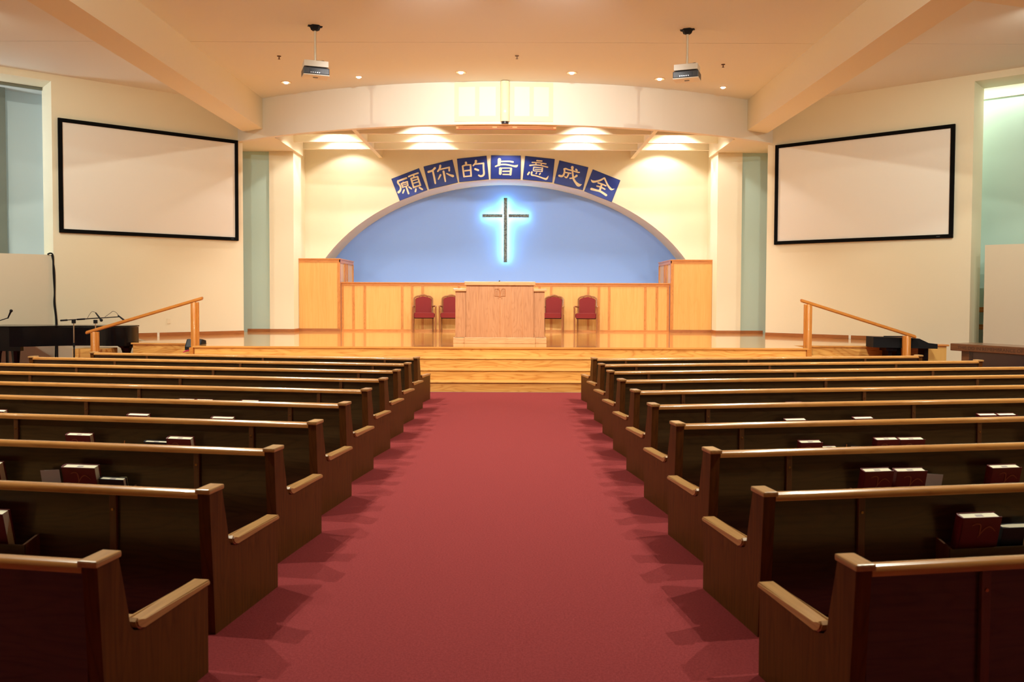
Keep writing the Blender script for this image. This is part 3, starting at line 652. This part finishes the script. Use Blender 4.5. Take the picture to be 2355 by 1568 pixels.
# ------------------------------------------------------------------ digital piano
t = thing('digital_piano', 'black digital piano with closed lid behind the right handrail', 'digital piano', (6.93, 16.04, 0), -.03)
bm = prism(B(), [(0, .70), (1.20, .68), (1.20, .77), (1.04, .785), (.86, .87), (0, .90)], 0, .36, 'y'); obj('case', bm, blackm, t)
obj('under_case_board', box(B(), .25, .45, .02, .34, .63, .71), black_m, t)  # black board below the bottom of the case
obj('music_rest', box(B(), .28, .62, .2, .23, .890, .91), dkgrey_m, t)
for x in (.30, .47, .98): obj('leg', box(B(), x, x+.07, .05, .33, 0, .69), black_m, t)
obj('foot_bar', box(B(), .28, 1.07, .18, .22, .05, .12), black_m, t)
# ------------------------------------------------------------------ communion table at right
ang = math.atan2(-.89, .45)
t = thing('communion_table', 'dark brown wooden table with a lettered edge by the right low wall', 'table', (7.72, 14.75, 0), ang)
TZ = .855
obj('top', box(B(), 0, 1.75, 0, .62, TZ-.125, TZ, .012), table_m, t)
obj('leg', box(B(), .16, .30, .08, .52, 0, TZ-.125), table_m, t); obj('leg', box(B(), 1.45, 1.59, .08, .52, 0, TZ-.125), table_m, t)
obj('front_panel', box(B(), .42, 1.45, .02, .05, 0, TZ-.125), table_d, t)
obj('shelf', box(B(), .30, 1.45, .06, .5, .12, .16), table_m, t)
fc = bpy.data.curves.new('inscription', 'FONT'); fc.body = 'THIS DO IN REMEMBRANCE OF ME'; fc.size = .082; fc.extrude = .001
fo = bpy.data.objects.new('inscription', fc); C.objects.link(fo); bpy.context.view_layer.update()
dg = bpy.context.evaluated_depsgraph_get(); me = bpy.data.meshes.new_from_object(fo.evaluated_get(dg)); bpy.data.objects.remove(fo)
me.materials.clear(); me.materials.append(foot_m)
o = bpy.data.objects.new('inscription', me); o['kind'] = 'stuff'; C.objects.link(o); o.parent = t; o.rotation_euler = (PI/2, 0, 0); o.location = (.14, -.0005, TZ-.095)
# ------------------------------------------------------------------ pews
TH = .165; WA = 2.6465; SP = 1.0912; Y1 = 2.9295
ORD = ['first', 'second', 'third', 'fourth', 'fifth', 'sixth', 'seventh', 'eighth', 'ninth', 'tenth']
def pew_len(n): return min(5.46+.41*(10-n), 9.0)
end_prof = [(.045, 0), (.735, 0), (.735, .385), (.232, .385), (.205, .393), (.188, .412), (.178, .44), (.172, .475), (.118, .697), (-.002, .697)]
def rail_prof():
    P = [(-.002, .672), (.058, .672)]
    for i in range(7):
        a = -.15*PI+(1.15*PI)*i/6*.87; P.append((.028+.032*math.cos(a), .69+.022*math.sin(a)))
    P.append((-.004, .690)); return P
pews = {}
def pew(side, n):
    s = 1 if side == 'R' else -1
    L = pew_len(n)
    sd = 'right' if side == 'R' else 'left'
    lab = '%s %s pew from the camera, dark-stained oak with a lighter top rail' % (ORD[n-1], sd)
    t = thing('pew', lab, 'pew', (s*WA/2, Y1+(n-1)*SP, 0), s*TH, '%s block of pews' % sd)
    def bx(bm, u0, u1, *a, **k):
        p, q = sorted((s*u0, s*u1)); return box(bm, p, q, *a, **k)
    def pz(bm, P, u0, u1):
        p, q = sorted((s*u0, s*u1)); return prism(bm, P, p, q, 'x')
    obj('back_panel', bx(B(), .06, L-.06, .022, .052, .10, .675), pew_dark, t)
    obj('top_rail', pz(B(), rail_prof(), .062, L-.062), pew_rail, t, True)
    obj('seat', bx(B(), .06, L-.06, .06, .56, .27, .31, bev=.012), pew_cap, t)
    obj('seat_front', bx(B(), .06, L-.06, .50, .53, .18, .27), pew_dark, t)
    for u0 in ((0,) + ((L-.06,) if n >= 8 else ())):
        e = obj('end_panel', pz(B(), end_prof, u0, u0+.06), pew_end, t)
        obj('post_cap', bx(B(), u0-.010, u0+.068, -.020, .124, .697, .722, bev=.008), pew_cap, e)
        bm = pz(B(), [(.742, .385), (.742, .402), (.735, .410), (.26, .410), (.238, .418), (.218, .436), (.206, .425), (.218, .400), (.235, .388), (.26, .385)], u0-.010, u0+.068)
        bmesh.ops.bevel(bm, geom=[ed for ed in bm.edges if abs(ed.verts[0].co.x-ed.verts[1].co.x) < 1e-5], offset=.006, segments=2, affect='EDGES')
        obj('arm_cap', bm, pew_cap, e)
    u = .515
    while u < L-.3:
        b_ = obj('batten', bx(B(), u-.018, u+.018, .004, .022, .02, .67, bev=.003), batten_m, t)
        bm = B(); cyl(bm, (s*u, .0, .60), (s*u, .006, .60), .007, n=8); obj('screw', bm, brass, b_)
        u += 1.975
    # supports under the seat
    u = 1.6
    while u < L-.4:
        obj('support', bx(B(), u, u+.04, .06, .48, 0, .27), pew_dark, t); u += 2.1
    # book racks
    u = .93
    while u < L-1.2:
        rk = obj('book_rack', bx(B(), u, u+1.12, -.085, .022, .300, .312), pew_dark, t)
        obj('rack_front', bx(B(), u, u+1.12, -.085, -.075, .312, .425), pew_dark, rk)
        for uu in (u, u+1.108):
            bm = B(); pz(bm, [(-.084, .312), (-.084, .428), (.022, .455), (.022, .312)], uu, uu+.012); obj('rack_end', bm, batten_m, rk)
        u += 1.95
    pews[(side, n)] = t
    return t
for n in range(1, 11):
    for side in 'LR': pew(side, n)
# ------------------------------------------------------------------ books and cards standing in the racks
def book(side, n, u0, u1, ztop, kind, label):
    s = 1 if side == 'R' else -1
    root = pews[(side, n)]; c, d = math.cos(s*TH), math.sin(s*TH)
    um = s*(u0+u1)/2; wd = abs(u1-u0)-.006
    O = root.location; y_ = -.010
    wpos = (O.x+um*c-y_*d, O.y+um*d+y_*c, .313)
    if kind in ('card', 'yellow'):
        t = tag(obj('card', B_card(wd, ztop-.313), paper_m if kind == 'card' else yellow_p), label, 'card', 'cards in the pew racks'); t.location = wpos; t.rotation_euler = (math.radians(6), math.radians(random.uniform(2, 8)*s), s*TH)
        return
    th = .056 if kind == 'red' else (.038 if kind == 'navy' else .045)
    cov = red_cover if kind == 'red' else (navy_cover if kind in ('navy', 'open') else red_cover)
    t = thing('hymnal', label, 'book', wpos, s*TH, 'books in the pew racks'); hgt = (ztop-.313)*1.03
    t.rotation_euler = (math.radians(13), 0, s*TH+random.uniform(-.03, .03))
    obj('front_cover', box(B(), -wd/2, wd/2, -th/2, -th/2+.004, 0, hgt), cov, t)
    obj('back_cover', box(B(), -wd/2, wd/2, th/2-.004, th/2, 0, hgt), cov, t)
    bm = B(); sp = [(-wd/2, -th/2), (-wd/2-.006, -th/4), (-wd/2-.008, 0), (-wd/2-.006, th/4), (-wd/2, th/2), (-wd/2+.004, th/2), (-wd/2+.004, -th/2)]
    prism(bm, sp, 0, hgt, 'z'); obj('spine', bm, cov, t)
    if kind == 'open':
        bm = B(); P = [(-wd/2+.004, -.004), (-wd*.25, -.020), (0, -.022), (wd*.3, -.03), (wd*.48, -.045), (wd*.48, .03), (wd*.2, .022), (-wd*.2, .02), (-wd/2+.004, .012)]
        prism(bm, P, .006, hgt-.002, 'z'); obj('pages', bm, pages_m, t)
    else:
        pg = obj('pages', box(B(), -wd/2+.005, wd/2-.008, -th/2+.004, th/2-.004, .006, hgt-.004), pages_m, t)
        if n <= 4: obj('page_stamp', box(B(), -.02, .02, -.010, .010, hgt-.0042, hgt-.0036), paper_m, pg)
    if kind == 'red' and n <= 4:
        bm = B(); stroke(bm, [(-.05, -.02), (-.03, -.012), (-.008, -.018), (-.004, -.045), (-.004, -.075)], [.004, .005, .006, .007, .006], -.0012)
        stroke(bm, [(-.012, -.085), (.0, -.066), (.02, -.040), (.042, -.030), (.062, -.040), (.078, -.055)], [.003, .005, .006, .006, .005, .003], -.0012)
        o = obj('cover_emblem', bm, gold_m, t); o.location = (0, -th/2, hgt-.02)
def B_card(wd, h_):
    bm = B(); box(bm, -wd/2, wd/2, -.001, .001, 0, h_); return bm
def bl(n, side, what): return '%s, rack of %s %s pew' % (what, ORD[n-1], 'right' if side == 'R' else 'left')
BK = [('R', 2, .985, 1.20, .585, 'red', 'thick burgundy hymnal beside a splayed dark book'), ('R', 2, 1.22, 1.47, .520, 'open', 'dark book with splayed cream pages'),
 ('R', 3, .955, 1.155, .585, 'red', 'burgundy hymnal nearest the aisle'), ('R', 3, 1.176, 1.385, .579, 'red', 'burgundy hymnal between another hymnal and a grey card'), ('R', 3, 1.400, 1.520, .538, 'card', 'pale grey card'), ('R', 3, 1.832, 2.045, .581, 'red', 'burgundy hymnal standing alone, farthest from the aisle'),
 ('R', 4, .935, 1.115, .573, 'red', 'burgundy hymnal nearest the aisle'), ('R', 4, 1.12, 1.25, .526, 'red2', 'small low red book'), ('R', 4, 1.365, 1.469, .520, 'card', 'pale grey card'), ('R', 4, 1.545, 1.738, .580, 'red', 'burgundy hymnal, left of the touching pair'), ('R', 4, 1.744, 1.955, .576, 'red', 'burgundy hymnal, right of the touching pair'), ('R', 4, 2.905, 3.08, .584, 'red', 'burgundy hymnal cut by the right edge of the photo'),
 ('R', 5, 1.19, 1.396, .574, 'red', 'burgundy hymnal nearest the aisle'), ('R', 5, 1.84, 2.04, .576, 'red', 'burgundy hymnal near the middle'), ('R', 5, 3.079, 3.272, .582, 'red', 'burgundy hymnal, left of the far pair'), ('R', 5, 3.278, 3.47, .580, 'red', 'burgundy hymnal, right of the far pair'), ('R', 6, 1.58, 1.765, .577, 'red', 'hymnal barely showing above the next rail'),
 ('L', 2, 1.04, 1.285, .58, 'red', 'thick burgundy hymnal cut by the left edge of the photo'), ('L', 3, 1.81, 2.025, .576, 'red', 'burgundy hymnal at the left edge of the photo'), ('L', 3, 1.41, 1.55, .54, 'card', 'folded pale grey card'), ('L', 3, 1.14, 1.37, .580, 'red', 'thick burgundy hymnal between the card and the dark book'), ('L', 3, .955, 1.13, .508, 'navy', 'low black book nearest the aisle'),
 ('L', 4, 1.775, 1.985, .582, 'red', 'burgundy hymnal standing alone'), ('L', 4, 1.148, 1.34, .545, 'navy', 'low navy book'), ('L', 4, .94, 1.145, .581, 'red', 'burgundy hymnal nearest the aisle'),
 ('L', 5, 3.25, 3.46, .577, 'red', 'hymnal at the left edge of the photo'), ('L', 5, 1.81, 2.02, .579, 'red', 'hymnal left of the other in the near rack'), ('L', 5, 1.00, 1.21, .574, 'red', 'hymnal nearest the aisle'),
 ('L', 6, 1.82, 2.00, .579, 'red', 'left one of three hymnals barely showing'), ('L', 6, 1.62, 1.805, .579, 'red', 'middle one of three hymnals barely showing'), ('L', 6, 1.12, 1.31, .582, 'red', 'right one of three hymnals barely showing')]
for side, n, u0, u1, z, k, what in BK: book(side, n, u0, u1, z, k, bl(n, side, what))
book('L', 3, .945, 1.05, .513, 'yellow', bl(3, 'L', 'pale yellow card behind the black book'))
for side, n, u in (('L', 4, 1.545), ('R', 4, 1.32), ('R', 5, 1.44), ('L', 5, 1.38)):
    s = 1 if side == 'R' else -1; root = pews[(side, n)]; c, d = math.cos(s*TH), math.sin(s*TH)
    t = thing('pencil', bl(n, side, 'short wooden pencil'), 'pencil', (root.location.x+s*u*c+.06*d, root.location.y+s*u*d-.055*c, .314), s*TH, 'pencils in the pew racks')
    t.rotation_euler = (math.radians(-6), math.radians(5), s*TH)
    obj('shaft', cyl(B(), (0, 0, .01), (0, 0, .225), .0038, n=6), pencil_m, t); obj('tip', cyl(B(), (0, 0, .0), (0, 0, .01), .001, .0038, n=6), blackm, t)
